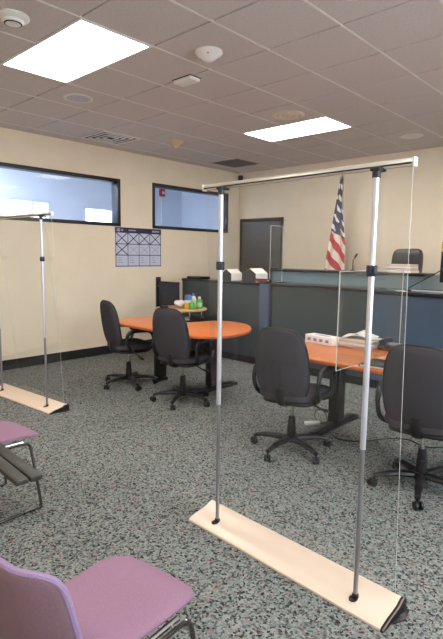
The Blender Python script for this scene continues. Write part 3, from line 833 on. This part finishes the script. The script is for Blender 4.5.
# black slatted table between them
r = thing('slatted_table', 'narrow black table of two slats at the left edge, beside the mauve chairs', 'side table', (0, 0, 0))
rot = Matrix.Translation((2.44, -1.035, 0)) @ Matrix.Rotation(math.radians(-3.5), 4, 'Z')
for k in (-1, 1):
    obj('slat', add_box(BM(), (-.76, k*.0285-.0255, .600), (0, k*.0285+.0255, .62), .003, mx=rot), 'slat', r)
for x in (-.72, -.56):
    b = BM(); add_box(b, (x-.012, -.055, 0), (x+.012, -.031, .58), .003, mx=rot); add_box(b, (x-.012, .031, 0), (x+.012, .055, .58), .003, mx=rot)
    add_box(b, (x-.012, -.06, .58), (x+.012, .06, .600), .003, mx=rot)
    obj('leg', b, 'blackmetal', r)

# ------------------------------------------------------------------ free standing clear barriers
def make_barrier(label):
    r = thing('barrier', label, 'clear barrier', (0, 0, 0), 0, 'free standing clear film barriers')
    L0, L1 = -.585, .60
    prof = [(-.105, 0), (-.105, .010), (-.098, .017), (-.05, .030), (-.01, .036), (.03, .044), (.055, .058), (.075, .062), (.092, .052), (.10, .03), (.10, 0)]
    mx = Matrix(((0, 0, 1, 0), (1, 0, 0, 0), (0, 1, 0, 0), (0, 0, 0, 1)))
    bs = obj('base', add_prism(BM(), prof, L0, L1-.008, mx=mx), 'base', r, 40)
    for xx, d in ((L0-.006, .006), (L1-.008, .012)):
        b = BM(); add_prism(b, [(y*1.03, z*1.04) for y, z in prof], xx, xx+d, mx=mx); obj('end_cap', b, 'blackpl' if d > .01 else 'rail', bs, 40)
    b = BM(); ed = [(L1+.0045, y*1.03, z*1.04+.001) for y, z in prof[1:10]]
    add_tube(b, ed, .004, 6); obj('cap_trim', b, 'chrome', bs)
    b = BM(); add_prism(b, [(L1-.14, .09), (L1+.02, .10), (L1+.035, .03), (L1+.012, -.03)], .0, .006, .001); obj('swivel_foot', b, 'blackpl', bs)
    for px in (-.436, .432):
        po = obj('pole', add_tube(BM(), [(px, -.03, .71), (px, -.03, 1.46)], .0128, 14), 'alu', r)
        obj('lower_tube', add_tube(BM(), [(px, -.03, .03), (px, -.03, .715)], .0105, 14), 'alud', po)
        obj('upper_tube', add_tube(BM(), [(px, -.03, 1.455), (px, -.03, 1.85)], .0128, 14), 'alu', po)
        b = BM(); add_lathe(b, [(.02, -.022), (.022, -.018), (.022, .018), (.02, .022)], 18, (px, -.03, 1.46)); add_box(b, (px+.012, -.055, 1.445), (px+.028, -.035, 1.475), .004)
        obj('clamp', b, 'navy', po)
        b = BM(); add_lathe(b, [(.017, 0), (.017, .03), (.012, .034)], 16, (px, -.03, 1.825)); add_box(b, (px-.02, -.05, 1.85), (px+.02, .012, 1.866), .004)
        obj('rail_hook', b, 'blackpl', po)
        b = BM(); add_prism(b, [(px+.018*math.cos(a), -.045+.026*math.sin(a)) for a in [2*PI*i/20 for i in range(20)]], .0305, .0345); add_lathe(b, [(.015, .03), (.0145, .045), (.012, .05)], 14, (px, -.03, 0))
        obj('socket', b, 'blackpl', po)
    rb = BM(); add_box(rb, (-.592, -.014, 1.860), (.57, .014, 1.890), .008)
    rl = obj('top_rail', rb, 'rail', r)
    for xx in (-.598, .57): obj('rail_end', add_box(BM(), (xx, -.017, 1.857), (xx+.006, .017, 1.893), .003), 'white', rl)
    obj('rail_slot', add_box(BM(), (-.585, -.0155, 1.8665), (.565, -.014, 1.8735)), 'blackpl', rl)
    # film hangs from the rail and leans back into the slot of the base
    b = BM(); n = 24; t = bmesh.new(); A = []
    for i in range(n+1):
        z = 1.864+(.058-1.864)*i/n
        y = -.004+.074*(i/n)
        x0, x1 = -.585+.012*math.sin(PI*i/n), .565-.004*math.sin(PI*i/n)
        A.append([t.verts.new((x0, y, z)), t.verts.new((x1, y, z)), t.verts.new((x1, y+.0012, z)), t.verts.new((x0, y+.0012, z))])
    for i in range(n):
        for k in range(4): t.faces.new((A[i][k], A[i][(k+1) % 4], A[i+1][(k+1) % 4], A[i+1][k]))
    t.faces.new(A[0]); t.faces.new(A[-1][::-1]); bmesh.ops.recalc_face_normals(t, faces=t.faces[:]); merge(b, t)
    fo = obj('film', b, 'film', r, 30)
    for q in (1,):
        b = BM(); pts = []
        for i in range(n+1):
            z = 1.864+(.058-1.864)*i/n; sn = math.sin(PI*i/n)
            pts.append(((-.586+.012*sn) if q == 0 else (.566-.004*sn), -.004+.074*(i/n)+.0006, z))
        obj('film_edge', add_tube(b, pts, .0012, 6), 'acredge', fo)
    return r
ba = make_barrier('tall clear film barrier standing in front of the orange tables')
ba.location = (2.925, .03, 0); ba.rotation_euler = (0, 0, math.radians(-2.2))
dup(ba, loc=(-.60, .40, 0), rz=math.radians(4), label='clear film barrier standing near the window wall at the left edge')

# ------------------------------------------------------------------ cords
def cord(label, pts, m='cord', rr=.005):
    p = catmull(pts, 8); tag(obj('floor_cable', add_tube(BM(), p, rr, 8), m), label, 'cable', None)
cord('black cord looping on the carpet under the long table', [(2.2, 1.75, .005), (2.30, 1.70, .005), (2.45, 1.78, .005), (2.58, 2.0, .005), (2.72, 2.1, .005), (2.9, 2.05, .005), (3.1, 2.3, .005)])
r = thing('power_strip', 'white power block with a looped cord on the carpet under the long table', 'power strip', (1.93, 1.86, 0), .9)
obj('strip_body', add_box(BM(), (-.07, -.025, 0), (.07, .025, .03), .006), 'white', r)
obj('strip_cord', add_tube(BM(), catmull([(.07, 0, .015), (.12, .01, .006), (.16, .05, .03), (.14, .1, .09), (.08, .11, .1), (.05, .08, .05), (.09, .05, .006), (.2, .06, .006)], 8), .004, 8), 'cord', r)

# ------------------------------------------------------------------ world, camera
w = bpy.data.worlds.new('sky'); SC.world = w; w.use_nodes = True
bg = w.node_tree.nodes['Background']; bg.inputs['Color'].default_value = (.86, .94, 1., 1); bg.inputs['Strength'].default_value = 3.2

F, YAW, PIT, ROL = 498.2, .7482, .128, .0125
cy, sy, cp, sp = math.cos(YAW), math.sin(YAW), math.cos(PIT), math.sin(PIT)
f = Vector((-sy*cp, cy*cp, -sp)); rr = Vector((cy, sy, 0)); uu = rr.cross(f)
c, s = math.cos(ROL), math.sin(ROL); R, U = c*rr+s*uu, -s*rr+c*uu
cam = bpy.data.cameras.new('camera'); co = bpy.data.objects.new('camera', cam); COL.objects.link(co)
cam.sensor_fit = 'HORIZONTAL'; cam.sensor_width = 36; cam.lens = F*36/443; cam.clip_start = .02
mw = Matrix((R, U, -f)).transposed().to_4x4(); mw.translation = (4.2875, -1.9079, 1.5145)
co.matrix_world = mw
SC.camera = co
vs = SC.view_settings; vs.view_transform = 'Standard'; vs.look = 'None'; vs.gamma = 1; vs.use_curve_mapping = False
vs.exposure = 1.55
SC.cycles.max_bounces = 10; SC.cycles.transparent_max_bounces = 24; SC.cycles.diffuse_bounces = 5
SC.cycles.sample_clamp_indirect = 6
SC.cycles.use_denoising = True
